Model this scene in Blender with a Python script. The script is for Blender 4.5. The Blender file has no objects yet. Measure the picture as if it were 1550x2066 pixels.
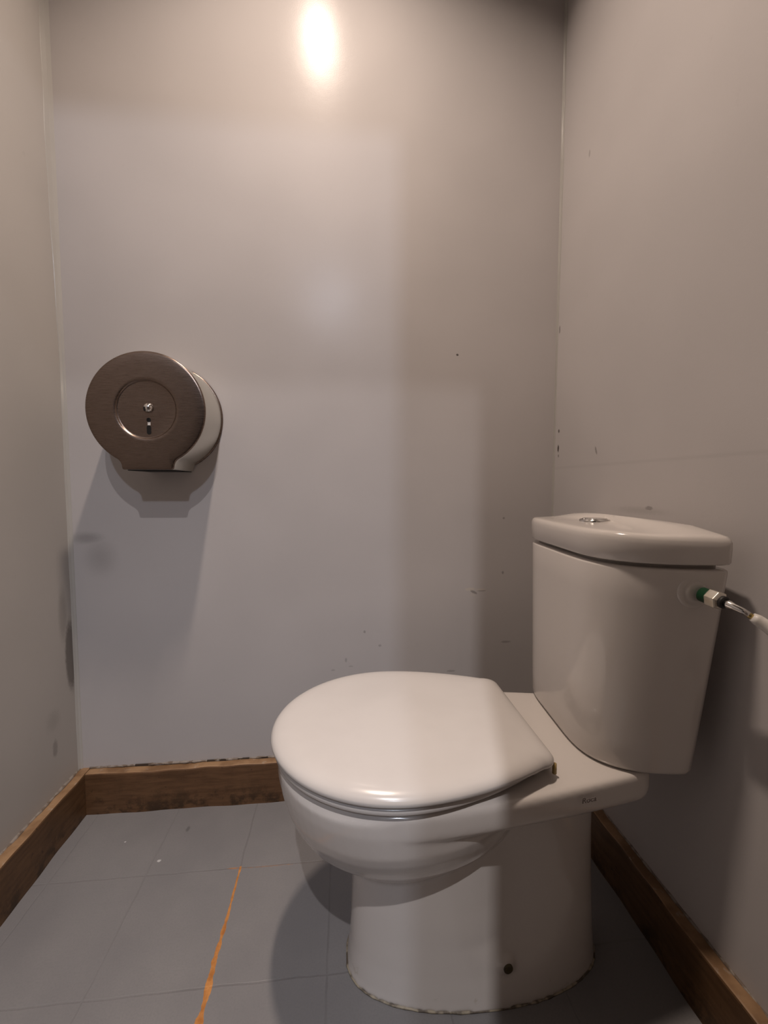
import bpy, bmesh, math, random
from mathutils import Vector, Matrix
random.seed(7)
S = bpy.context.scene
C = S.collection
PI = math.pi

# ------------------------------------------------------------ camera, world, lights, exposure
cam_data = bpy.data.cameras.new('camera')
cam = bpy.data.objects.new('camera', cam_data)
C.objects.link(cam)
cam_data.sensor_fit = 'HORIZONTAL'
cam_data.sensor_width = 36.0
cam_data.lens = 36.0 * 855.3 / 1550.0
cam_data.clip_start = 0.02
yaw, pitch, roll = -0.0975, 0.0634, 0.0011
F = Vector((-math.sin(yaw) * math.cos(pitch), math.cos(yaw) * math.cos(pitch), -math.sin(pitch)))
R0 = Vector((math.cos(yaw), math.sin(yaw), 0))
U0 = R0.cross(F)
R1 = R0 * math.cos(roll) + U0 * math.sin(roll)
U1 = -R0 * math.sin(roll) + U0 * math.cos(roll)
m = Matrix((R1, U1, -F)).transposed().to_4x4()
m.translation = Vector((0, -1.1345, 0.8499))
cam.matrix_world = m
S.camera = cam

w = bpy.data.worlds.new('world')
S.world = w
w.use_nodes = True
w.node_tree.nodes['Background'].inputs[0].default_value = (0.9, 0.85, 0.8, 1)
w.node_tree.nodes['Background'].inputs[1].default_value = 0.0

S.view_settings.view_transform = 'Standard'
S.view_settings.look = 'None'
S.view_settings.gamma = 1.0
S.view_settings.use_curve_mapping = False
S.view_settings.exposure = 0.14

# lamp positions: one downlight over the toilet, two in the hall outside the door
L_IN = (-0.075, -0.49, 2.432)
L_HALL_NEAR = (-0.13, -1.95, 2.55)
L_HALL_FAR = (-0.095, -2.95, 2.55)
P_IN, P_NEAR, P_FAR = 10.6, 112.0, 50.0
COL_IN = (1.0, 0.82, 0.685)
COL_NEAR = (1.0, 0.95, 0.95)
COL_FAR = (0.78, 0.85, 1.0)


def lamp(name, loc, power, col, rad, spot=None, blend=0.5):
    d = bpy.data.lights.new(name, 'SPOT' if spot else 'POINT')
    d.energy = power
    d.color = col
    d.shadow_soft_size = rad
    if spot:
        d.spot_size = spot
        d.spot_blend = blend
    o = bpy.data.objects.new(name, d)
    o.location = loc
    C.objects.link(o)
    return o


d = bpy.data.lights.new('lamp_over_toilet', 'AREA')
d.shape = 'ELLIPSE'
d.size = 0.055
d.size_y = 0.17
d.spread = math.radians(131)
d.energy = P_IN
d.color = COL_IN
o = bpy.data.objects.new('lamp_over_toilet', d)
o.location = L_IN
C.objects.link(o)
lamp('lamp_hall_near', L_HALL_NEAR, P_NEAR, COL_NEAR, 0.013, math.radians(128), 1.0)
lamp('lamp_hall_far', L_HALL_FAR, P_FAR, COL_FAR, 0.045)

# ------------------------------------------------------------ dimensions
XL, XR = -0.686, 0.587
HB, TB = 0.1105, 0.0245          # baseboard height, thickness
YD = -1.28                       # inner face of the door wall
CEIL = 2.45
HALL_CEIL = 2.62
YT = -0.415                      # toilet axis


# ------------------------------------------------------------ node helper
class NT:
    def __init__(s, name):
        s.m = bpy.data.materials.new(name)
        s.m.use_nodes = True
        s.t = s.m.node_tree
        s.b = s.t.nodes['Principled BSDF']
        s._co = None

    def n(s, typ, **kw):
        nd = s.t.nodes.new(typ)
        for k, v in kw.items():
            setattr(nd, k, v)
        return nd

    def link(s, a, b):
        s.t.links.new(a, b)

    def co(s):
        if s._co is None:
            s._co = s.n('ShaderNodeTexCoord').outputs['Object']
            s._xyz = s.n('ShaderNodeSeparateXYZ')
            s.link(s._co, s._xyz.inputs[0])
        return s._co

    def ax(s, i):
        s.co()
        return s._xyz.outputs[i]

    def math(s, op, a, b=None, c=None, clamp=False):
        nd = s.n('ShaderNodeMath', operation=op, use_clamp=clamp)
        for i, v in enumerate((a, b, c)):
            if v is None:
                continue
            if isinstance(v, (int, float)):
                nd.inputs[i].default_value = v
            else:
                s.link(v, nd.inputs[i])
        return nd.outputs[0]

    def noise(s, scale, detail=3, rough=0.55, vec=None, stretch=None):
        v = vec or s.co()
        if stretch:
            mp = s.n('ShaderNodeMapping')
            mp.inputs['Scale'].default_value = stretch
            s.link(v, mp.inputs[0])
            v = mp.outputs[0]
        nd = s.n('ShaderNodeTexNoise')
        nd.inputs['Scale'].default_value = scale
        nd.inputs['Detail'].default_value = detail
        nd.inputs['Roughness'].default_value = rough
        s.link(v, nd.inputs['Vector'])
        return nd.outputs['Fac']

    def ramp(s, fac, lo, hi, a=0.0, b=1.0):
        nd = s.n('ShaderNodeMapRange', clamp=True)
        nd.interpolation_type = 'SMOOTHSTEP'
        s.link(fac, nd.inputs[0])
        nd.inputs[1].default_value = lo
        nd.inputs[2].default_value = hi
        nd.inputs[3].default_value = a
        nd.inputs[4].default_value = b
        return nd.outputs[0]

    def mix(s, fac, a, b):
        nd = s.n('ShaderNodeMix', data_type='RGBA')
        if isinstance(fac, (int, float)):
            nd.inputs[0].default_value = fac
        else:
            s.link(fac, nd.inputs[0])
        for i, v in ((6, a), (7, b)):
            if isinstance(v, tuple):
                nd.inputs[i].default_value = v + (1,) if len(v) == 3 else v
            else:
                s.link(v, nd.inputs[i])
        return nd.outputs[2]

    def bump(s, h, strength=0.2, dist=0.002, normal=None):
        nd = s.n('ShaderNodeBump')
        nd.inputs['Strength'].default_value = strength
        nd.inputs['Distance'].default_value = dist
        s.link(h, nd.inputs['Height'])
        if normal:
            s.link(normal, nd.inputs['Normal'])
        return nd.outputs[0]

    def color(s, v):
        if isinstance(v, tuple):
            s.b.inputs['Base Color'].default_value = v + (1,)
        else:
            s.link(v, s.b.inputs['Base Color'])

    def setp(s, **kw):
        for k, v in kw.items():
            s.b.inputs[k.replace('_', ' ')].default_value = v

    def mark(s, i, j, p, q, ri, rj, soft=0.35, ang=0.0, wob=0.4):
        """a mask for a small spot at (p,q) in axes i,j with radii ri,rj"""
        a = s.math('SUBTRACT', s.ax(i), p)
        b = s.math('SUBTRACT', s.ax(j), q)
        ca, sa = math.cos(ang), math.sin(ang)
        u = s.math('ADD', s.math('MULTIPLY', a, ca / ri), s.math('MULTIPLY', b, sa / ri))
        v = s.math('ADD', s.math('MULTIPLY', a, -sa / rj), s.math('MULTIPLY', b, ca / rj))
        d = s.math('SQRT', s.math('ADD', s.math('MULTIPLY', u, u), s.math('MULTIPLY', v, v)))
        if wob:
            if not hasattr(s, '_w'):
                s._w = s.math('SUBTRACT', s.noise(180, 2), 0.5)
            d = s.math('ADD', d, s.math('MULTIPLY', s._w, wob * 2))
        return s.ramp(d, 1.0 - soft, 1.0 + soft, 1.0, 0.0)

    def maxm(s, ms):
        o = ms[0]
        for x in ms[1:]:
            o = s.math('MAXIMUM', o, x)
        return o


# ------------------------------------------------------------ materials
def wall_mat(name, col, plane, dark=(), chips=(), rough=0.3, seams=()):
    """semi gloss grey paint over board; plane = the two in-plane axes; dark/chips = dark and pale marks"""
    t = NT(name)
    i, j = plane
    big = t.noise(2.2, 2)
    base = t.mix(t.ramp(big, 0.3, 0.7), tuple(c * 0.955 for c in col), tuple(min(1, c * 1.045) for c in col))
    # faint scuffs and dirt low on the board
    sc = t.ramp(t.noise(26, 6, 0.7), 0.63, 0.78)
    base = t.mix(t.math('MULTIPLY', sc, 0.13), base, tuple(c * 0.55 for c in col))
    if dark:
        mk = t.maxm([t.math('MULTIPLY', t.mark(i, j, *d[:4], *(d[5:] if len(d) > 5 else ())), d[4]) for d in dark])
        base = t.mix(mk, base, (0.035, 0.025, 0.02))
    if chips:
        mk = t.maxm([t.math('MULTIPLY', t.mark(i, j, *d[:4], *(d[5:] if len(d) > 5 else ())), d[4]) for d in chips])
        base = t.mix(mk, base, (0.62, 0.56, 0.48))
    for (axis, val, wdt, k) in seams:
        dd = t.math('ABSOLUTE', t.math('SUBTRACT', t.ax(axis), val))
        base = t.mix(t.ramp(dd, 0.0, wdt, k, 0.0), base, tuple(c * 0.5 for c in col))
    t.color(base)
    t.setp(Roughness=rough, Specular_IOR_Level=0.105)
    h1 = t.noise(9, 3)
    h2 = t.noise(420, 3)
    nrm = t.bump(h1, 0.12, 0.003)
    nrm = t.bump(h2, 0.12, 0.0006, nrm)
    t.link(nrm, t.b.inputs['Normal'])
    return t.m


GREY = (0.50, 0.474, 0.470)
M_back = wall_mat('grey_wall_paint_back', GREY, (0, 2),
                  dark=[(0.308, 1.198, .003, .003, .8), (0.058, 0.450, .003, .004, .35), (0.007, 0.373, .003, .006, .25),
                        (-0.028, 0.346, .005, .002, .22), (0.02, 0.355, .006, .002, .2), (0.445, 0.759, .003, .003, .4),
                        (0.445, 0.606, .003, .004, .4), (0.457, 0.408, .014, .003, .3), (0.362, 0.553, .010, .0035, .45, .35, -.5),
                        (0.385, 0.556, .012, .002, .3), (0.30, 0.33, .012, .003, .25), (0.10, 0.41, .004, .003, .3),
                        (-0.645, 0.715, .032, .012, .30, .8, 0, .2), (-0.615, 0.665, .030, .035, .22, .9, 0, .2)],  # last two: soft darker patches near the left corner
                  chips=[(0.352, 0.561, .014, .0042, .5), (0.381, 0.5595, .014, .0026, .4), (0.360, 0.545, .008, .005, .2)],
                  rough=0.24)
M_right = wall_mat('grey_wall_paint_right', GREY, (1, 2),
                   dark=[(-0.011, 1.27, .003, .010, .6), (-0.021, 0.997, .004, .005, .8), (-0.020, 0.950, .004, .010, .9),
                         (-0.022, 0.93, .003, .004, .5), (-0.195, 0.930, .003, .010, .45, .35, -.4), (-0.130, 1.635, .003, .008, .3),
                         (-0.373, 0.806, .010, .004, .4), (-0.35, 0.80, .06, .006, .15, .8)],
                   rough=0.42, seams=[(2, 0.897, .006, .12)])
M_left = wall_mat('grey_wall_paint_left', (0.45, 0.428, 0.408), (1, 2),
                  dark=[(-0.016, 0.42, .020, .085, .60, .25, 0, .15), (-0.040, 0.53, .014, .06, .25, .5, 0, .2),  # soft dark upright strip low beside the back corner
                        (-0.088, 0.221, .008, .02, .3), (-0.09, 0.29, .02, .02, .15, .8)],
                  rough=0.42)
M_hall = NT('dull_hall_wall_paint')
M_hall.color((0.07, 0.05, 0.04))
M_hall.setp(Roughness=0.6)
M_hall = M_hall.m
t = NT('ceiling_paint')
t.color(t.mix(t.noise(3), (0.30, 0.27, 0.23), (0.34, 0.31, 0.27)))
t.setp(Roughness=0.7)
M_ceil = t.m

t = NT('grey_floor_tile_paint')
big = t.ramp(t.noise(4, 4), 0.3, 0.7)
col = t.mix(big, (0.188, 0.182, 0.186), (0.224, 0.216, 0.216))
col = t.mix(t.math('MULTIPLY', t.ramp(t.noise(300, 2), 0.35, 0.75), 0.25), col, (0.15, 0.15, 0.155))
# joints 0.2 x 0.227 m
wob = t.math('MULTIPLY', t.math('SUBTRACT', t.noise(14, 2), 0.5), 0.006)


def joint(axis, off, period, width):
    v = t.math('ADD', t.math('SUBTRACT', t.ax(axis), off), wob)
    v = t.math('DIVIDE', v, period)
    v = t.math('SUBTRACT', v, t.math('ROUND', v))
    v = t.math('MULTIPLY', t.math('ABSOLUTE', v), period)
    return t.ramp(v, width * 0.4, width, 1.0, 0.0), v


jx, dx = joint(0, -0.231, 0.2005, 0.0022)
jy, dy = joint(1, -0.2165, 0.2262, 0.0022)
jm = t.math('MAXIMUM', jx, jy)
jn = t.math('MULTIPLY', t.ramp(t.noise(9, 3), 0.35, 0.6, 0.08, 0.30), t.ramp(t.ax(0), -0.32, -0.26, 0.45, 1.0))
col = t.mix(t.math('MULTIPLY', jm, jn), col, (0.085, 0.08, 0.08))
# bare orange grout where the paint has worn off one joint, widening towards the door
yy = t.ax(1)
wid = t.ramp(yy, -0.62, -0.215, 0.0075, 0.0022)
wn = t.math('MULTIPLY', wid, t.ramp(t.noise(35, 3), 0.3, 0.65, 0.45, 1.15))
dxo = t.math('ABSOLUTE', t.math('ADD', t.math('ADD', t.ax(0), 0.231), wob))
om = t.math('LESS_THAN', t.math('SUBTRACT', dxo, wn), 0.0)
om = t.math('MULTIPLY', om, t.math('LESS_THAN', yy, -0.213))
om2 = t.maxm([t.mark(0, 1, -0.033, -0.200, .0045, .022, .2), t.mark(0, 1, -0.010, -0.206, .014, .011, .3),
              t.math('MULTIPLY', t.mark(0, 1, -0.17, -0.2185, .06, .0013, .5, 0.0, 1.6), .25),
              t.math('MULTIPLY', t.mark(0, 1, -0.245, -0.2165, .012, .0016, .5), .6)])
om = t.math('MAXIMUM', om, om2)
oc = t.mix(t.ramp(t.noise(60, 4), 0.3, 0.7), (0.36, 0.135, 0.032), (0.56, 0.25, 0.075))
col = t.mix(om, col, oc)
sp = t.maxm([t.mark(0, 1, -0.418, -0.181, .004, .003), t.mark(0, 1, -0.52, -0.12, .002, .002)])
col = t.mix(sp, col, (0.5, 0.5, 0.5))
dk = t.mark(0, 1, -0.385, -0.095, .004, .008)
col = t.mix(t.math('MULTIPLY', dk, .5), col, (0.06, 0.06, 0.06))
t.color(col)
t.setp(Roughness=0.42, Specular_IOR_Level=0.4)
hh = t.math('SUBTRACT', t.math('MULTIPLY', t.noise(140, 3), 0.25), jm)
t.link(t.bump(hh, 0.35, 0.0012), t.b.inputs['Normal'])
M_floor = t.m


def wood_mat(name, stretch, c1, c2, c3, blot=1.0):
    t = NT(name)
    g = t.noise(7, 6, 0.65, stretch=stretch)
    col = t.mix(t.ramp(g, 0.3, 0.7), c1, c2)
    st = t.ramp(t.noise(24, 5, 0.7), 0.46, 0.62)
    zz = t.ramp(t.ax(2), 0.0, 0.075, 1.0, 0.12)
    col = t.mix(t.math('MULTIPLY', t.math('MULTIPLY', st, zz), 0.75 * blot), col, c3)
    sp = t.ramp(t.noise(120, 3), 0.66, 0.72)
    col = t.mix(t.math('MULTIPLY', sp, 0.6), col, (0.03, 0.018, 0.01))
    t.color(col)
    t.setp(Roughness=0.5, Specular_IOR_Level=0.35)
    t.link(t.bump(g, 0.3, 0.001), t.b.inputs['Normal'])
    return t.m


WB = ((0.098, 0.048, 0.022), (0.155, 0.080, 0.038), (0.022, 0.013, 0.007))
M_wood_x = wood_mat('varnished_board_back', (1.5, 14, 14), *WB)
M_wood_y = wood_mat('varnished_board_side', (14, 1.5, 14), (0.088, 0.046, 0.021), (0.135, 0.072, 0.034), (0.025, 0.015, 0.008))
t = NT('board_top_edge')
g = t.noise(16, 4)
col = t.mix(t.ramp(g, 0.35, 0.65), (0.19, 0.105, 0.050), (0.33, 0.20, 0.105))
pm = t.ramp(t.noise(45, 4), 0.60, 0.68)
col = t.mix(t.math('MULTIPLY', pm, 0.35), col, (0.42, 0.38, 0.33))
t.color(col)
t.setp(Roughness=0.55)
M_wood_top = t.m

t = NT('painted_caulk')
cm = t.ramp(t.noise(60, 4), 0.44, 0.58)
t.color(t.mix(cm, (0.27, 0.235, 0.205), (0.16, 0.12, 0.09)))
t.setp(Roughness=0.45)
t.link(t.bump(t.noise(160, 3), 0.5, 0.002), t.b.inputs['Normal'])
M_caulk = t.m
t = NT('smooth_corner_caulk')
t.color(t.mix(t.noise(30, 3), (0.42, 0.405, 0.385), (0.45, 0.435, 0.41)))
t.setp(Roughness=0.28)
M_bead = t.m
t = NT('dark_gap')
t.color((0.05, 0.035, 0.025))
t.setp(Roughness=0.9)
M_gap = t.m

t = NT('white_glazed_porcelain')
st = t.ramp(t.noise(40, 5, 0.7), 0.60, 0.74)
low = t.ramp(t.ax(2), 0.0, 0.06, 1.0, 0.0)
col = t.mix(t.math('MULTIPLY', t.math('MULTIPLY', st, low), 0.5), (0.62, 0.58, 0.55), (0.33, 0.26, 0.16))
t.color(col)
t.setp(Roughness=0.16, Specular_IOR_Level=0.5, Coat_Weight=0.3, Coat_Roughness=0.08)
t.link(t.bump(t.noise(5, 2), 0.10, 0.006), t.b.inputs['Normal'])
M_porc = t.m
t = NT('white_seat_plastic')
t.color(t.mix(t.ramp(t.noise(9, 3), 0.3, 0.7), (0.58, 0.55, 0.53), (0.605, 0.575, 0.555)))
t.setp(Roughness=0.22, Specular_IOR_Level=0.5)
M_seat = t.m
t = NT('grubby_sealant')
t.color(t.mix(t.ramp(t.noise(50, 4), 0.4, 0.6), (0.36, 0.31, 0.23), (0.10, 0.08, 0.06)))
t.setp(Roughness=0.6)
M_seal = t.m


def simple(name, col, rough, metal=0.0, col2=None, sc=40, emit=None):
    t = NT(name)
    t.color(t.mix(t.ramp(t.noise(sc, 4), 0.35, 0.65), col, col2 or tuple(c * 0.8 for c in col)))
    t.setp(Roughness=rough, Metallic=metal)
    if emit:
        t.b.inputs['Emission Color'].default_value = emit[0] + (1,)
        t.b.inputs['Emission Strength'].default_value = emit[1]
    return t.m


M_chrome = simple('polished_chrome', (0.78, 0.76, 0.73), 0.14, 1.0)
M_chrome_dull = simple('dull_chrome', (0.72, 0.68, 0.62), 0.33, 0.85, (0.60, 0.53, 0.42))
M_green = simple('green_plastic_thread', (0.006, 0.052, 0.020), 0.45)
M_rubber = simple('black_rubber', (0.012, 0.010, 0.010), 0.55)
M_brass = simple('brass_tube', (0.55, 0.42, 0.18), 0.25, 1.0)
M_sleeve = simple('white_plastic_sleeve', (0.72, 0.69, 0.66), 0.4, 0, (0.62, 0.59, 0.55), 90)
M_dark = simple('dark_inside', (0.004, 0.003, 0.003), 0.9)
M_bolt = simple('dark_bolt_hole', (0.035, 0.025, 0.012), 0.5, 0, (0.075, 0.055, 0.02), 200)
M_logo = simple('grey_print', (0.16, 0.13, 0.12), 0.5)
M_stain = simple('yellowed_plastic', (0.42, 0.30, 0.12), 0.5)
M_lampglass = simple('lamp_glass', (0.9, 0.88, 0.8), 0.4, 0, None, 40, ((1.0, 0.9, 0.75), 4.0))
M_white = simple('white_enamel', (0.7, 0.68, 0.64), 0.4)

t = NT('brushed_steel_dark_reflection')
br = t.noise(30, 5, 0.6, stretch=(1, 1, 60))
t.color(t.mix(t.ramp(br, 0.3, 0.7), (0.18, 0.135, 0.112), (0.23, 0.175, 0.145)))  # dark reflection of the room behind put into the base colour
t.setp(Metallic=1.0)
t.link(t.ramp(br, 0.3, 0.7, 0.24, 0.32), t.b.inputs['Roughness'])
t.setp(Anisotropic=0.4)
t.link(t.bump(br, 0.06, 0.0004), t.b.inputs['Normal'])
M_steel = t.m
t = NT('satin_steel_side')
t.color(t.mix(t.noise(20), (0.60, 0.58, 0.53), (0.68, 0.66, 0.60)))
t.setp(Metallic=0.9, Roughness=0.38)
M_steel_side = t.m


# ------------------------------------------------------------ object helpers
def obj(name, bm, mat, parent=None, smooth=True, kind=None, auto=None):
    me = bpy.data.meshes.new(name)
    if parent is not None:
        bmesh.ops.translate(bm, verts=bm.verts, vec=-(world_of(parent)))
    bmesh.ops.recalc_face_normals(bm, faces=bm.faces)
    bm.to_mesh(me)
    bm.free()
    me.materials.append(mat)
    for p in me.polygons:
        p.use_smooth = smooth
    o = bpy.data.objects.new(name, me)
    C.objects.link(o)
    if parent is not None:
        o.parent = parent
    if kind:
        o['kind'] = kind
    if auto:
        md = o.modifiers.new('bevel', 'BEVEL')
        md.width = auto
        md.segments = 3
        md.limit_method = 'ANGLE'
        md.angle_limit = math.radians(35)
        md.harden_normals = False
    return o


def world_of(o):
    v = Vector(o.location)
    while o.parent:
        o = o.parent
        v = v + Vector(o.location)
    return v


def thing(name, label, cat, loc, group=None):
    o = bpy.data.objects.new(name, None)
    o.location = loc
    o.empty_display_size = 0.05
    C.objects.link(o)
    o['label'] = label
    o['category'] = cat
    if group:
        o['group'] = group
    return o


def add_box(bm, x0, x1, y0, y1, z0, z1):
    r = bmesh.ops.create_cube(bm, size=1.0)
    for v in r['verts']:
        v.co = Vector(((x0 + x1) / 2 + v.co.x * (x1 - x0), (y0 + y1) / 2 + v.co.y * (y1 - y0), (z0 + z1) / 2 + v.co.z * (z1 - z0)))
    return r['verts']


def box(*a):
    bm = bmesh.new()
    add_box(bm, *a)
    return bm


def loft(bm, rings, cap0=True, cap1=True, closed=True):
    vs = [[bm.verts.new(p) for p in r] for r in rings]
    n = len(vs[0])
    for a, b in zip(vs, vs[1:]):
        for i in range(n if closed else n - 1):
            j = (i + 1) % n
            bm.faces.new((a[i], a[j], b[j], b[i]))
    if cap0:
        bm.faces.new(list(reversed(vs[0])))
    if cap1:
        bm.faces.new(vs[-1])
    return vs


def lathe_along(bm, origin, axis, prof, n=48, cap0=True, cap1=True):
    """prof: (distance along axis, radius)"""
    a = Vector(axis).normalized()
    u = a.orthogonal().normalized()
    v = a.cross(u)
    rings = [[Vector(origin) + a * d + (u * math.cos(2 * PI * i / n) + v * math.sin(2 * PI * i / n)) * r for i in range(n)] for d, r in prof]
    loft(bm, rings, cap0, cap1)


def tube(bm, pts, rads, n=20, cap=True):
    pts = [Vector(p) for p in pts]
    rings = []
    u = None
    for i, p in enumerate(pts):
        d = (pts[min(i + 1, len(pts) - 1)] - pts[max(i - 1, 0)]).normalized()
        if u is None:
            u = d.orthogonal().normalized()
        u = (u - d * u.dot(d)).normalized()
        v = d.cross(u)
        r = rads[i] if isinstance(rads, (list, tuple)) else rads
        rings.append([p + (u * math.cos(2 * PI * k / n) + v * math.sin(2 * PI * k / n)) * r for k in range(n)])
    loft(bm, rings, cap, cap)


def remeshed(name, bm, mat, parent, voxel, smooth_iter, extra=None):
    """bake overlapping closed shells into one continuous skin"""
    o = obj(name, bm, mat, parent)
    md = o.modifiers.new('remesh', 'REMESH')
    md.mode = 'VOXEL'
    md.voxel_size = voxel
    md.use_smooth_shade = True
    sm = o.modifiers.new('smooth', 'SMOOTH')
    sm.factor = 0.5
    sm.iterations = smooth_iter
    bpy.context.view_layer.update()
    dg = bpy.context.evaluated_depsgraph_get()
    me = bpy.data.meshes.new_from_object(o.evaluated_get(dg))
    o.modifiers.clear()
    o.data = me
    me.name = name
    if not me.materials:
        me.materials.append(mat)
    for p in me.polygons:
        p.use_smooth = True
    return o


# ------------------------------------------------------------ the setting
W = 0.10
obj('floor', box(XL - W, XR + W, YD - 0.04, 0.1, -0.06, 0), M_floor, smooth=False, kind='structure')
obj('floor_hall', box(-2.2, 2.2, -4.3, YD - 0.04, -0.06, 0), M_hall, smooth=False, kind='structure')
obj('wall_back', box(XL - W, XR + W, 0, W, 0, CEIL), M_back, smooth=False, kind='structure')
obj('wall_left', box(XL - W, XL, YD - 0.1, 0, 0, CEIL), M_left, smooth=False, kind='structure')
obj('wall_right', box(XR, XR + W, YD - 0.1, 0, 0, CEIL), M_right, smooth=False, kind='structure')
obj('ceiling', box(XL - W, XR + W, YD - 0.1, W, CEIL, CEIL + 0.05), M_ceil, smooth=False, kind='structure')
# the wall behind the camera with the open doorway
DX0, DX1, DZ = -0.62, 0.043, 2.115
bm = bmesh.new()
add_box(bm, XL, DX0, YD - 0.08, YD, 0, CEIL)
add_box(bm, DX1, XR, YD - 0.08, YD, 0, CEIL)
add_box(bm, DX0, DX1, YD - 0.08, YD, DZ, CEIL)
M_front = simple('cubicle_front_paint', (0.24, 0.21, 0.19), 0.5)
obj('wall_front', bm, M_front, smooth=False, kind='structure')
# the hall outside
HX = 1.9
obj('wall_hall_left', box(-HX - W, -HX, -4.2, YD, 0, HALL_CEIL), M_hall, smooth=False, kind='structure')
obj('wall_hall_right', box(HX, HX + W, -4.2, YD, 0, HALL_CEIL), M_hall, smooth=False, kind='structure')
obj('wall_hall_far', box(-HX, HX, -4.3, -4.2, 0, HALL_CEIL), M_hall, smooth=False, kind='structure')
bm = bmesh.new()
add_box(bm, -HX, XL - W, YD - 0.08, YD, 0, HALL_CEIL)
add_box(bm, XR + W, HX, YD - 0.08, YD, 0, HALL_CEIL)
add_box(bm, XL - W, XR + W, YD - 0.18, YD - 0.1, CEIL, HALL_CEIL)
obj('wall_hall_near', bm, M_hall, smooth=False, kind='structure')
obj('ceiling_hall', box(-HX, HX, -4.2, YD, HALL_CEIL, HALL_CEIL + 0.05), M_hall, smooth=False, kind='structure')


def wavy_board(name, axis, a0, a1, face, back, mat, amp=0.0012, z1=HB, seam=None, slope=0.0):
    """a baseboard along axis 0 (x) or 1 (y) with a slightly uneven face and eased edges"""
    bm = bmesh.new()
    n = 60
    rings = []
    sgn = 1 if face > back else -1
    for k in range(n + 1):
        a = a0 + (a1 - a0) * k / n
        w_ = amp * math.sin(a * 23 + 1.3) + amp * 0.6 * math.sin(a * 57)
        h = z1 + 0.0012 * math.sin(a * 17) + 0.0008 * math.sin(a * 71 + 2) + slope * a
        f = face + sgn * w_
        if seam and abs(a - seam) < 0.004:
            f -= sgn * 0.003
        e = 0.0035
        prof = [(back, 0.0), (f, 0.0), (f, h - e), (f - sgn * e * 0.35, h - e * 0.3), (f - sgn * e, h), (back, h)]
        rings.append([(a, p[0], p[1]) if axis == 0 else (p[0], a, p[1]) for p in prof])
    loft(bm, rings)
    o = obj(name, bm, mat, smooth=False, kind='structure')
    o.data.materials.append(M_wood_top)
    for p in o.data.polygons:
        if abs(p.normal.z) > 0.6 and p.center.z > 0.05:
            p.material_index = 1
    return o


wavy_board('baseboard_back', 0, XL + TB, XR - TB, -TB, 0, M_wood_x, seam=-0.223, slope=0.004)
wavy_board('baseboard_left', 1, YD, 0, XL + TB, XL, M_wood_y)
wavy_board('baseboard_right', 1, YD, 0, XR - TB, XR, M_wood_y)
# seam between the two back boards
obj('trim_1', box(-0.2238, -0.2222, -TB - 0.0006, -TB + 0.002, 0.002, HB - 0.012), M_gap, smooth=False, kind='structure')


def bead(name, pts, r, mat, jitter=0.25):
    bm = bmesh.new()
    P, Rr = [], []
    p0, p1 = Vector(pts[0]), Vector(pts[1])
    n = max(20, int((p1 - p0).length / 0.012))
    for k in range(n + 1):
        P.append(p0.lerp(p1, k / n))
        Rr.append(r * (1 + jitter * (random.random() * 2 - 1)))
    tube(bm, P, Rr, 10)
    return obj(name, bm, mat, kind='structure')


bead('trim_2', [(XL + TB, -0.0005, HB + 0.0005), (XR - TB, -0.0005, HB + 0.002)], 0.0030, M_caulk, 0.45)
bead('trim_3', [(XL + 0.0005, -0.9, HB), (XL + 0.0005, -0.003, HB)], 0.0035, M_caulk, 0.4)
bead('trim_4', [(XR - 0.0005, -0.9, HB), (XR - 0.0005, -0.003, HB)], 0.0025, M_caulk, 0.4)


def corner_fillet(name, x0, sx, wy, wx, jit):
    # a thin smear of filler along a corner: wide on the side wall, narrow on the back wall
    bm = bmesh.new()
    rings = []
    n = 60
    for k in range(n + 1):
        z = HB + (CEIL - HB) * k / n
        a = wy * (0.30 + 0.70 * max(0.0, min(1.0, (z - 1.1) / 0.7))) * (1 + jit * math.sin(z * 9.1) + jit * 0.6 * math.sin(z * 31))
        prof = [(0.0, -a), (0.0010, -a * 0.97), (wx * 0.45, -a * 0.45), (wx * 0.9, -0.0012), (wx, 0.0), (0.0, 0.0)]
        rings.append([(x0 + sx * p[0], p[1], z) for p in prof])
    loft(bm, rings)
    return obj(name, bm, M_bead, smooth=False, kind='structure')


corner_fillet('trim_5', XL, 1, 0.024, 0.0085, 0.10)
corner_fillet('trim_6', XR, -1, 0.009, 0.0045, 0.15)
# open slits between the back board and the wall where the caulk has dropped out
bm = bmesh.new()
for a, b in ((-0.548, -0.505), (-0.365, -0.315), (-0.285, -0.255), (-0.23, -0.205)):
    add_box(bm, a, b, -0.0034, -0.0002, HB - 0.001, HB + 0.0034)
obj('trim_7', bm, M_gap, smooth=False, kind='structure')


# ------------------------------------------------------------ toilet
def outline(xf, xb, hw, xw, hb, front_p=2.0, cr=0.02, yc=YT, n=40, rear_p=1.8):
    """plan outline: elliptic front from xf to the widest x=xw, then a slow taper to the back edge of half width hb"""
    pts = []
    nf = n
    for k in range(nf + 1):
        th = PI / 2 * k / nf
        x = xw - (xw - xf) * math.cos(th)
        y = hw * (max(0.0, 1 - ((xw - x) / (xw - xf)) ** front_p)) ** (1 / front_p)
        pts.append((x, y))
    L = xb - cr - xw
    for k in range(1, nf // 2 + 1):
        s_ = k / (nf // 2)
        x = xw + L * s_
        pts.append((x, hw - (hw - hb) * s_ ** rear_p))
    xe, ye = pts[-1]
    for k in range(1, 9):
        th = PI / 2 * k / 8
        pts.append((xe + cr * math.sin(th), ye - cr * (1 - math.cos(th))))
    for k in range(1, 9):
        pts.append((xb, (ye - cr) * (1 - k / 8)))
    up = [(x, yc + y) for x, y in pts]
    dn = [(x, yc - y) for x, y in pts[1:-1]][::-1]
    return dn[::1] and (up + dn)


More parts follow.
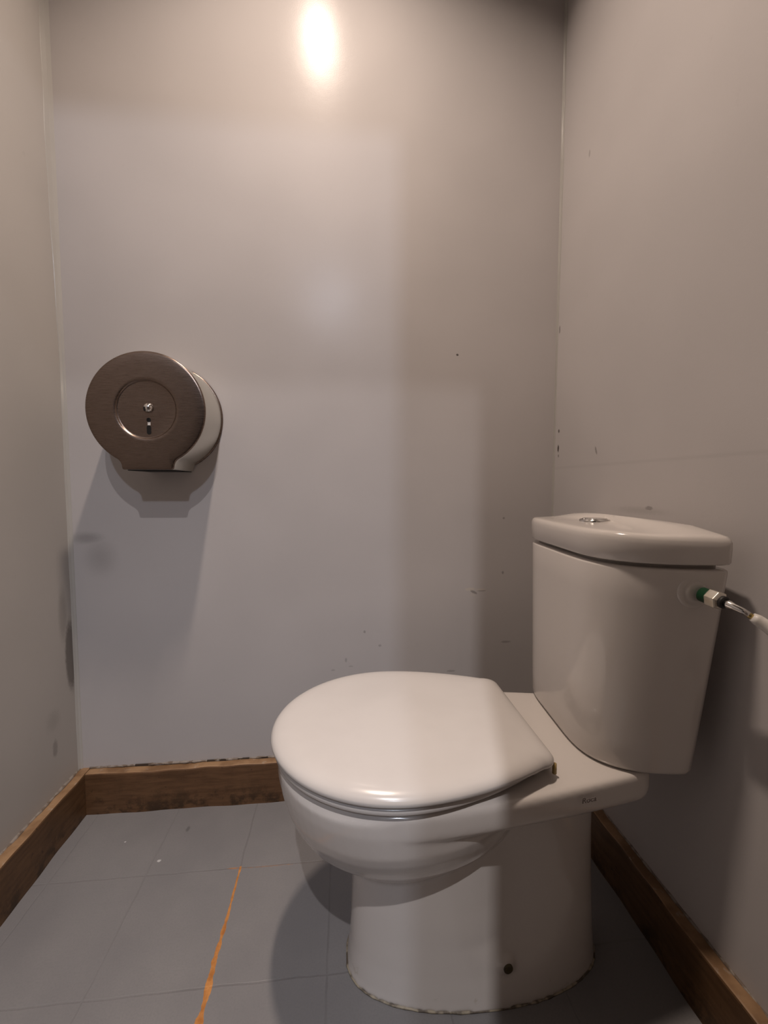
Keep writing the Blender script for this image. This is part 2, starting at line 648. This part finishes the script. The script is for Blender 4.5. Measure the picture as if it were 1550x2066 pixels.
def ring(o, z, scale=1.0, c=None, off=0.0):
    if c is None:
        c = (sum(p[0] for p in o) / len(o), sum(p[1] for p in o) / len(o))
    out = []
    for x, y in o:
        dx, dy = x - c[0], y - c[1]
        d = math.hypot(dx, dy) or 1
        k = scale + off / d
        zz = z(x, y) if callable(z) else z
        out.append((c[0] + dx * k, c[1] + dy * k, zz))
    return out


toilet = thing('toilet', 'white close-coupled toilet with closed lid standing against the right wall', 'toilet', (0.23, YT, 0.0))

# pan: rear deck and rim + bowl + pedestal, fused into one porcelain body
bm = bmesh.new()
rim = outline(-0.112, 0.490, 0.181, 0.10, 0.130, cr=0.03, rear_p=1.45)
loft(bm, [ring(rim, 0.352, 1, None, -0.014), ring(rim, 0.357, 1, None, -0.006), ring(rim, 0.366, 1, None, -0.001), ring(rim, 0.376), ring(rim, 0.393),
          ring(rim, 0.399, 1, None, -0.002), ring(rim, 0.4025, 1, None, -0.008)])


def egg(xf, xb, hw, xw=None, p=2.0, yc=YT, n=64):
    xw = xw if xw is not None else xf * 0.42 + xb * 0.58
    o = []
    for k in range(n):
        th = 2 * PI * k / n
        c_, s_ = math.cos(th), math.sin(th)
        rx = (xb - xw) if c_ > 0 else (xw - xf)
        o.append((xw + rx * math.copysign(abs(c_) ** (2 / p), c_), yc + hw * math.copysign(abs(s_) ** (2 / p), s_)))
    return o


bowl = [(0.392, -0.1115, 0.330, 0.1795), (0.370, -0.110, 0.322, 0.1795), (0.352, -0.107, 0.306, 0.1765), (0.335, -0.103, 0.300, 0.1735), (0.315, -0.097, 0.287, 0.166),
        (0.295, -0.088, 0.278, 0.155), (0.275, -0.078, 0.268, 0.142), (0.255, -0.062, 0.255, 0.124), (0.238, -0.045, 0.24, 0.108),
        (0.222, -0.030, 0.22, 0.094), (0.205, -0.010, 0.20, 0.080), (0.180, 0.016, 0.17, 0.05)]
loft(bm, [ring(egg(a, b + 0.03 * min(1.0, (z - 0.18) / 0.1), c, 0.065 + (0.38 - z) * 0.25), z) for z, a, b, c in bowl])


def foot(z, xf, xb, hf, hr, dent):
    """pedestal outline: broad round front, slight waist, rounded rear"""
    up = []
    n = 60
    for k in range(n + 1):
        s_ = k / n
        th = PI * s_
        x = (xf + xb) / 2 - (xb - xf) / 2 * math.cos(th)
        y = math.sin(th) ** (2 / 2.6)
        u = (x - xf) / (xb - xf)
        hw = hf + (hr - hf) * u
        y = y * hw - dent * math.exp(-((u - 0.60) / 0.13) ** 2) * (1 if 0 < u < 1 else 0)
        up.append((x, max(0.0, y)))
    return [(x, YT + y, z) for x, y in up] + [(x, YT - y, z) for x, y in up[1:-1]][::-1]


feet = [(0.0, 0.003, 0.462, 0.105, 0.108, 0.0), (0.012, 0.006, 0.460, 0.103, 0.106, 0.0), (0.05, 0.010, 0.457, 0.100, 0.102, 0.006),
        (0.10, 0.012, 0.455, 0.098, 0.099, 0.016), (0.16, 0.014, 0.452, 0.098, 0.097, 0.020), (0.24, 0.014, 0.450, 0.098, 0.095, 0.020),
        (0.32, 0.02, 0.449, 0.098, 0.094, 0.006), (0.37, 0.03, 0.448, 0.098, 0.094, 0.0)]
loft(bm, [foot(*f) for f in feet])
# boss round the floor bolt
lathe_along(bm, (0.262, -0.46, 0.060), (0.05, -1, 0.0), [(0, 0.020), (0.040, 0.019), (0.050, 0.014), (0.0535, 0.007)], 24)
pan = remeshed('pan', bm, M_porc, toilet, 0.0032, 10)

bm = bmesh.new()
lathe_along(bm, (0.2655, -0.505, 0.0605), (0.05, -1, 0.0), [(0, 0.0078), (0.0092, 0.0078), (0.0098, 0.0065)], 28)
obj('bolt_hole', bm, M_bolt, pan)['label'] = 'dark floor bolt recess'

# seal bead round the foot
bm = bmesh.new()
f0 = foot(0.0, 0.0025, 0.4625, 0.1055, 0.1085, 0.0)
rr = [Vector(p) for p in f0]
N = len(rr)
verts = []
for i, p in enumerate(rr):
    a, b = rr[i - 1], rr[(i + 1) % N]
    d = (b - a).normalized()
    nrm = Vector((d.y, -d.x, 0))
    cc = Vector((0.23, YT, 0))
    if nrm.dot(p - cc) < 0:
        nrm = -nrm
    j = 0.0002 + 0.0016 * random.random() ** 3
    h = 0.0012 + 0.0016 * random.random()
    verts.append([p - nrm * 0.01 + Vector((0, 0, 0.0004)), p + nrm * j + Vector((0, 0, 0.0004)), p + nrm * j * 0.5 + Vector((0, 0, h)), p - nrm * 0.01 + Vector((0, 0, h))])
vv = [[bm.verts.new(q) for q in v] for v in verts]
for i in range(N):
    a, b = vv[i], vv[(i + 1) % N]
    for k in range(4):
        bm.faces.new((a[k], a[(k + 1) % 4], b[(k + 1) % 4], b[k]))
obj('sealant_bead', bm, M_seal, toilet)['label'] = 'yellowed sealant'

# seat ring and lid
bm = bmesh.new()
so = outline(-0.117, 0.305, 0.189, 0.087, 0.128, cr=0.02)
loft(bm, [ring(so, 0.4075, 1, None, -0.012), ring(so, 0.409, 1, None, -0.003), ring(so, 0.412), ring(so, 0.417),
          ring(so, 0.4205, 1, None, -0.003), ring(so, 0.4215, 1, None, -0.012)])
obj('seat_ring', bm, M_seat, toilet)
bm = bmesh.new()
lo = outline(-0.1225, 0.322, 0.1955, 0.087, 0.138, cr=0.022)
ctr = (0.10, YT)
loft(bm, [ring(lo, 0.4245, 1, ctr, -0.030), ring(lo, 0.4235, 1, ctr, -0.010), ring(lo, 0.4240, 1, ctr, -0.004), ring(lo, 0.4262, 1, ctr, -0.0010),
          ring(lo, 0.4290, 1, ctr), ring(lo, 0.4325, 1, ctr, -0.0006), ring(lo, 0.4365, 1, ctr, -0.0035), ring(lo, 0.4398, 1, ctr, -0.008),
          ring(lo, 0.4425, 1, ctr, -0.015), ring(lo, 0.4442, 1, ctr, -0.023), ring(lo, 0.4455, 1, ctr, -0.035), ring(lo, 0.4465, 0.72, ctr),
          ring(lo, 0.4472, 0.45, ctr), ring(lo, 0.4475, 0.15, ctr)])
lid = obj('seat_lid', bm, M_seat, toilet)
for yy_ in (YT - 0.085, YT + 0.085):
    bm = bmesh.new()
    lathe_along(bm, (0.322, yy_ - 0.022, 0.4135), (0, 1, 0), [(0, 0.006), (0.001, 0.0075), (0.043, 0.0075), (0.044, 0.006)], 24)
    add_box(bm, 0.314, 0.330, yy_ - 0.012, yy_ + 0.012, 0.4015, 0.413)
    obj('hinge', bm, M_seat, toilet)
bm = bmesh.new()
tube(bm, [(0.3215, YT - 0.124, 0.409), (0.3215, YT - 0.124, 0.4245)], [0.0034, 0.0030], 14)
obj('bumper', bm, M_stain, toilet)['label'] = 'yellowed rubber bumper'
bm = bmesh.new()
add_box(bm, 0.3215, 0.3235, YT - 0.114, YT - 0.102, 0.417, 0.425)
obj('hinge_slot', bm, M_dark, toilet)['label'] = 'dark slot'

# cistern
XB = 0.567
YC = -0.402


def tank_outline(front, hw, m=6.0, n=2.3, k=72, back=XB, cr=0.012):
    o = []
    D = back - front
    # from the near back corner round the front to the far back corner
    for i in range(k + 1):
        th = PI * i / k
        c_, s_ = math.cos(th), math.sin(th)
        far = c_ < 0
        mm = m if far else 4.2
        y = -math.copysign(abs(c_) ** (2 / mm), c_) * hw * (1.10 if far else 1.0)
        x = back - cr - (D - cr) * abs(s_) ** (2 / n)
        o.append((x, YC + y))
    hf = hw * 1.10
    o.append((back - cr * 0.3, YC + hf - cr * 0.3))
    o.append((back, YC + hf - cr))
    for i in range(1, 8):
        o.append((back, YC + (hw - cr) * (1 - 2 * i / 8)))
    o.append((back, YC - hw + cr))
    o.append((back - cr * 0.3, YC - hw + cr * 0.3))
    # the cistern sits very slightly askew on the pan
    th = math.radians(-4.0)
    ca, sa = math.cos(th), math.sin(th)
    return [(0.52 + (x - 0.52) * ca - (y - YC) * sa, YC + (x - 0.52) * sa + (y - YC) * ca) for x, y in o]


bm = bmesh.new()
cc = (0.49, YC)
rings = []
for z, off in ((0.4005, -0.016), (0.4025, -0.007), (0.4065, -0.002), (0.412, 0.0), (0.45, 0), (0.50, 0), (0.56, 0), (0.62, 0), (0.68, 0), (0.7245, 0.0), (0.7275, -0.0012), (0.7290, -0.004), (0.7292, -0.016)):
    s_ = (z - 0.40) / 0.33
    hw = 0.156 + 0.027 * s_ ** 0.9
    fr = 0.3935 - 0.0005 * s_
    bk = XB - 0.022 * (1 - s_) ** 1.0
    rings.append(ring(tank_outline(fr, hw, back=bk), z, 1, cc, off))
loft(bm, rings)
lathe_along(bm, (0.505, YC - 0.1700, 0.697), (-0.07, -1, 0), [(0, 0.026), (0.0065, 0.0250), (0.0085, 0.0225), (0.0090, 0.0195), (0.0088, 0.0165), (0.0110, 0.0150), (0.0115, 0.011)], 40)
tank = obj('cistern', bm, M_porc, toilet)

bm = bmesh.new()
lo2 = tank_outline(0.3915, 0.1870)


def dome(base, h):
    def f(x, y):
        u = max(0.0, min(1.0, (x - 0.43) / 0.09))
        drop = 0.007 * max(0.0, min(1.0, (x - 0.40) / 0.16)) * (1 if h < 0.006 else 0.6)
        return base - drop + h * u * u * (3 - 2 * u)
    return f


cl = (0.49, YC)
loft(bm, [ring(lo2, 0.7280, 1, cl, -0.020), ring(lo2, 0.7355, 1, cl, -0.019), ring(lo2, 0.7357, 1, cl, -0.006), ring(lo2, 0.7370, 1, cl, -0.002),
          ring(lo2, 0.7395, 1, cl), ring(lo2, dome(0.7665, 0.0), 1, cl, 0.0008), ring(lo2, dome(0.7730, 0.0015), 1, cl, 0.0005),
          ring(lo2, dome(0.7780, 0.002), 1, cl, -0.0020), ring(lo2, dome(0.7803, 0.003), 1, cl, -0.006), ring(lo2, dome(0.7811, 0.0045), 1, cl, -0.014),
          ring(lo2, dome(0.7817, 0.011), 0.72, cl), ring(lo2, dome(0.7830, 0.013), 0.5, cl), ring(lo2, dome(0.7840, 0.014), 0.28, cl), ring(lo2, dome(0.7845, 0.014), 0.08, cl)])
tlid = obj('cistern_lid', bm, M_porc, tank)
bm = bmesh.new()
bx, by, bz = 0.466, -0.392, 0.7835
lathe_along(bm, (bx, by, bz - 0.004), (0, 0, 1), [(0, 0.0265), (0.0055, 0.0265), (0.0075, 0.0255), (0.0080, 0.0235), (0.0062, 0.0225)], 48, True, False)
btn = obj('button_ring', bm, M_chrome, tlid)
btn['label'] = 'chrome ring'
for sgn in (-1, 1):
    bm = bmesh.new()
    pts = [(bx + 0.0215 * math.cos(a), by + sgn * (0.0008 + 0.0215 * math.sin(a))) for a in [PI * k / 20 for k in range(21)]]
    loft(bm, [[(x, y, bz + 0.0) for x, y in pts], [(x, y, bz + 0.0045) for x, y in pts], [(bx + (x - bx) * .93, by + (y - by) * .93, bz + 0.0055) for x, y in pts]])
    obj('flush_button', bm, M_chrome, tlid, auto=None)

# maker's mark on the side of the deck
cu = bpy.data.curves.new('deck_mark', 'FONT')
cu.body = 'Roca'
cu.size = 0.0125
cu.extrude = 0.0003
cu.align_x = 'CENTER'
tmp = bpy.data.objects.new('deck_mark_text', cu)
C.objects.link(tmp)
bpy.context.view_layer.update()
dg = bpy.context.evaluated_depsgraph_get()
me = bpy.data.meshes.new_from_object(tmp.evaluated_get(dg))
bpy.data.objects.remove(tmp)
me.materials.clear()
me.materials.append(M_logo)
mk = bpy.data.objects.new('deck_mark', me)
C.objects.link(mk)
mk.parent = pan
MARK_POS = (0.360, -0.570, 0.3835)
mk.rotation_euler = (PI / 2, 0, math.radians(9))
mk.location = Vector(MARK_POS) - world_of(toilet)
mk['label'] = 'small dark printed maker mark'

# ------------------------------------------------------------ water supply hose on the near side of the cistern
hose = thing('supply_hose', 'chrome nut and thin pipe with white sleeve screwed into the cistern side', 'hose', (0.515, -0.583, 0.695))
a = Vector((0.508, -0.588, 0.6955))
d = Vector((0.10, -1.0, -0.10)).normalized()
bm = bmesh.new()
lathe_along(bm, a, d, [(0, 0.0105), (0.010, 0.0105), (0.0105, 0.0112), (0.013, 0.0112), (0.0135, 0.0102), (0.018, 0.0102)], 32)
obj('threaded_inlet', bm, M_green, hose)['label'] = 'green plastic inlet thread'
bm = bmesh.new()
lathe_along(bm, a + d * 0.011, d, [(0, 0.0112), (0.0012, 0.0130), (0.0145, 0.0130), (0.0162, 0.0112), (0.0175, 0.0090)], 6)
obj('nut', bm, M_chrome_dull, hose, smooth=False, auto=0.0006)['label'] = 'dull chrome hexagonal nut'
bm = bmesh.new()
lathe_along(bm, a + d * 0.029, d, [(0, 0.0086), (0.0035, 0.0086), (0.0045, 0.0075)], 28)
obj('washer', bm, M_rubber, hose)['label'] = 'black rubber washer'
q0 = a + d * 0.033
e = Vector((0.30, -1.0, -0.26)).normalized()
pts = [q0, q0 + d * 0.006, q0 + d * 0.012 + Vector((.001, 0, -.001)), q0 + d * 0.02 + Vector((.004, 0, -.003)), q0 + d * 0.026 + Vector((.007, 0, -.006))]
bm = bmesh.new()
tube(bm, pts, [0.0055, 0.0055, 0.0042, 0.0040, 0.0036], 20)
obj('pipe', bm, M_chrome, hose)
bm = bmesh.new()
tube(bm, [pts[-1] - (pts[-1] - pts[-2]) * 0.5, pts[-1] + Vector((.004, -.003, -.004))], [0.0038, 0.0038], 16)
obj('ferrule', bm, M_brass, hose)['label'] = 'brass ferrule'
s0 = pts[-1] + Vector((.002, -.002, -.002))
bm = bmesh.new()
tube(bm, [s0, s0 + Vector((.004, -.003, -.003)), s0 + Vector((.012, -.009, -.010)), s0 + Vector((.022, -.028, -.027)), s0 + Vector((.030, -.07, -.065)),
          s0 + Vector((.034, -.12, -.14)), s0 + Vector((.034, -.15, -.25)), s0 + Vector((.034, -.155, -.42))],
     [0.0055, 0.0072, 0.0078, 0.0076, 0.0075, 0.0075, 0.0075, 0.0075], 20)
obj('sleeve', bm, M_sleeve, hose)['label'] = 'white plastic sleeve'

# ------------------------------------------------------------ paper dispenser
DCX, DCZ, DR, DT = -0.435, 1.0175, 0.1285, 0.128
disp = thing('paper_dispenser', 'round brushed steel toilet roll dispenser mounted on the back wall', 'dispenser', (DCX, 0.0, DCZ))


def disp_outline(r, zb, hw, n=88, fil=0.012):
    """circle with a squared mouth hanging from its underside"""
    o = []
    # angle where the neck leaves the circle
    zj = zb + 0.026
    xj = hw + 0.010
    a0 = math.atan2(-(DCZ - zj), xj)
    rj = math.hypot(xj, DCZ - zj)
    a0 = -math.asin(min(1, (DCZ - zj) / r))
    x_c = r * math.cos(a0)
    for k in range(n + 1):
        a = a0 + (PI - 2 * a0) * k / n
        o.append((r * math.cos(a), DCZ + r * math.sin(a)))
    left = []
    p0 = Vector((-x_c, zj))
    p1 = Vector((-hw - 0.001, zj - 0.006))
    p2 = Vector((-hw, zb + 0.004))
    for k in range(1, 8):
        u = k / 7
        left.append(p0 * (1 - u) ** 2 + p1 * 2 * u * (1 - u) + p2 * u ** 2)
    left.append(Vector((-hw + 0.0012, zb + 0.001)))
    left.append(Vector((-hw + 0.004, zb)))
    right = [Vector((-p.x, p.y)) for p in reversed(left)]
    base_ = [(left[-1].x * (1 - k / 17) + right[0].x * k / 17, zb) for k in range(1, 17)]
    seq = o + [(p.x, p.y) for p in left] + base_ + [(p.x, p.y) for p in right]
    return [(DCX + x, z) for x, z in seq]


dob = disp_outline(DR, 0.8835, 0.0555)


def dring(y, off=0.0, sc=1.0):
    out = []
    for x, z in dob:
        dx, dz = x - DCX, z - DCZ
        d_ = math.hypot(dx, dz)
        k = sc + off / d_
        out.append((DCX + dx * k, y, DCZ + dz * k))
    return out


# hollow shell open at the mouth: outer side wall, then inner wall
bm = bmesh.new()
loft(bm, [dring(-0.004, 0.0), dring(-0.030, 0.0), dring(-DT + 0.008, -0.0005), dring(-DT + 0.003, -0.0015), dring(-DT + 0.001, -0.004),
          dring(-DT + 0.002, -0.008), dring(-0.010, -0.006)], cap0=False, cap1=True)
mouth = [f for f in bm.faces if f.normal.z < -0.0 and False]
obj('drum', bm, M_steel_side, disp)['label'] = 'satin steel side'
# front cover with a pressed ring
bm = bmesh.new()
rings = [dring(-DT + 0.004, -0.0016), dring(-DT - 0.0005, -0.0005), dring(-DT - 0.0020, -0.0010), dring(-DT - 0.0032, -0.0030), dring(-DT - 0.0036, -0.006)]
n_o = len(dob)


def circ(y, r):
    out = []
    for x, z in dob:
        a = math.atan2(z - DCZ, x - DCX)
        out.append((DCX + r * math.cos(a), y, DCZ + r * math.sin(a)))
    return out


rings += [dring(-DT - 0.0036, 0, 0.8), circ(-DT - 0.0036, 0.072), circ(-DT - 0.0036, 0.0662), circ(-DT - 0.0032, 0.0654), circ(-DT - 0.0010, 0.0636), circ(-DT - 0.0002, 0.0628),
          circ(-DT - 0.0000, 0.0610), circ(-DT - 0.0, 0.03), circ(-DT - 0.0, 0.004)]
loft(bm, rings, cap0=False)
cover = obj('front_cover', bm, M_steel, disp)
cover['label'] = 'brushed steel front disc, dark reflection in its colour'
md = cover.modifiers.new('edge', 'EDGE_SPLIT')
md.split_angle = math.radians(60)
bm = bmesh.new()
lathe_along(bm, (DCX + 0.004, -DT + 0.001, 1.0215), (0, -1, 0), [(0, 0.0112), (0.003, 0.0109), (0.006, 0.0095), (0.0088, 0.0065), (0.0100, 0.002)], 36)
lk = obj('lock', bm, M_chrome, cover)
bm = bmesh.new()
add_box(bm, DCX - 0.0026, DCX + 0.0006, -DT - 0.0090, -DT - 0.002, 1.014, 1.0225)
obj('keyhole', bm, M_dark, disp, smooth=False)
bm = bmesh.new()


def cap_slot(bm, x, z0, z1, w_, y):
    pts = []
    for k in range(13):
        a = PI * k / 12
        pts.append((x + w_ * math.cos(a), z1 - w_ + w_ * math.sin(a)))
    for k in range(13):
        a = PI + PI * k / 12
        pts.append((x + w_ * math.cos(a), z0 + w_ + w_ * math.sin(a)))
    loft(bm, [[(px, y, pz) for px, pz in pts], [(px, y - 0.0009, pz) for px, pz in pts]])


cap_slot(bm, DCX + 0.004, 0.990, 0.9995, 0.0046, -DT + 0.0002)
cap_slot(bm, DCX + 0.004, 0.9625, 0.983, 0.0046, -DT + 0.0002)
obj('sight_slot', bm, M_dark, disp, smooth=False)['label'] = 'black level window'
bm = bmesh.new()
add_box(bm, DCX + 0.0015, DCX + 0.0075, -DT - 0.0002, -DT + 0.0004, 0.983, 0.990)
obj('paper_core', bm, M_sleeve, disp, smooth=False)['label'] = 'pale strip in the level window'
bm = bmesh.new()
lathe_along(bm, (DCX, -0.0005, DCZ), (0, -1, 0), [(0, 0.1315), (0.004, 0.1315), (0.0055, 0.129)], 96)
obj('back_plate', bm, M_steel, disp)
# dark inside seen at the mouth
bm = bmesh.new()
add_box(bm, DCX - 0.050, DCX + 0.052, -DT + 0.012, -0.006, 0.8822, 0.8845)
obj('mouth', bm, M_dark, disp, smooth=False)['label'] = 'black paper outlet'


# ------------------------------------------------------------ lamps
def downlight(loc, ceil, label):
    th = thing('ceiling_light', label, 'lamp', (loc[0], loc[1], ceil))
    bm = bmesh.new()
    lathe_along(bm, (loc[0], loc[1], ceil), (0, 0, -1), [(0, 0.050), (0.006, 0.050), (0.008, 0.047), (0.004, 0.040), (0.002, 0.038)], 40)
    obj('frame', bm, M_white, th)
    bm = bmesh.new()
    lathe_along(bm, (loc[0], loc[1], ceil - 0.002), (0, 0, -1), [(0, 0.036), (0.003, 0.034), (0.005, 0.025)], 32)
    obj('diffuser', bm, M_lampglass, th)
    return th


downlight(L_IN, CEIL, 'round warm ceiling light above the toilet, inside the cubicle')
downlight(L_HALL_NEAR, HALL_CEIL, 'round ceiling light in the hall, just outside the cubicle door')
downlight(L_HALL_FAR, HALL_CEIL, 'round cool ceiling light farther down the hall')
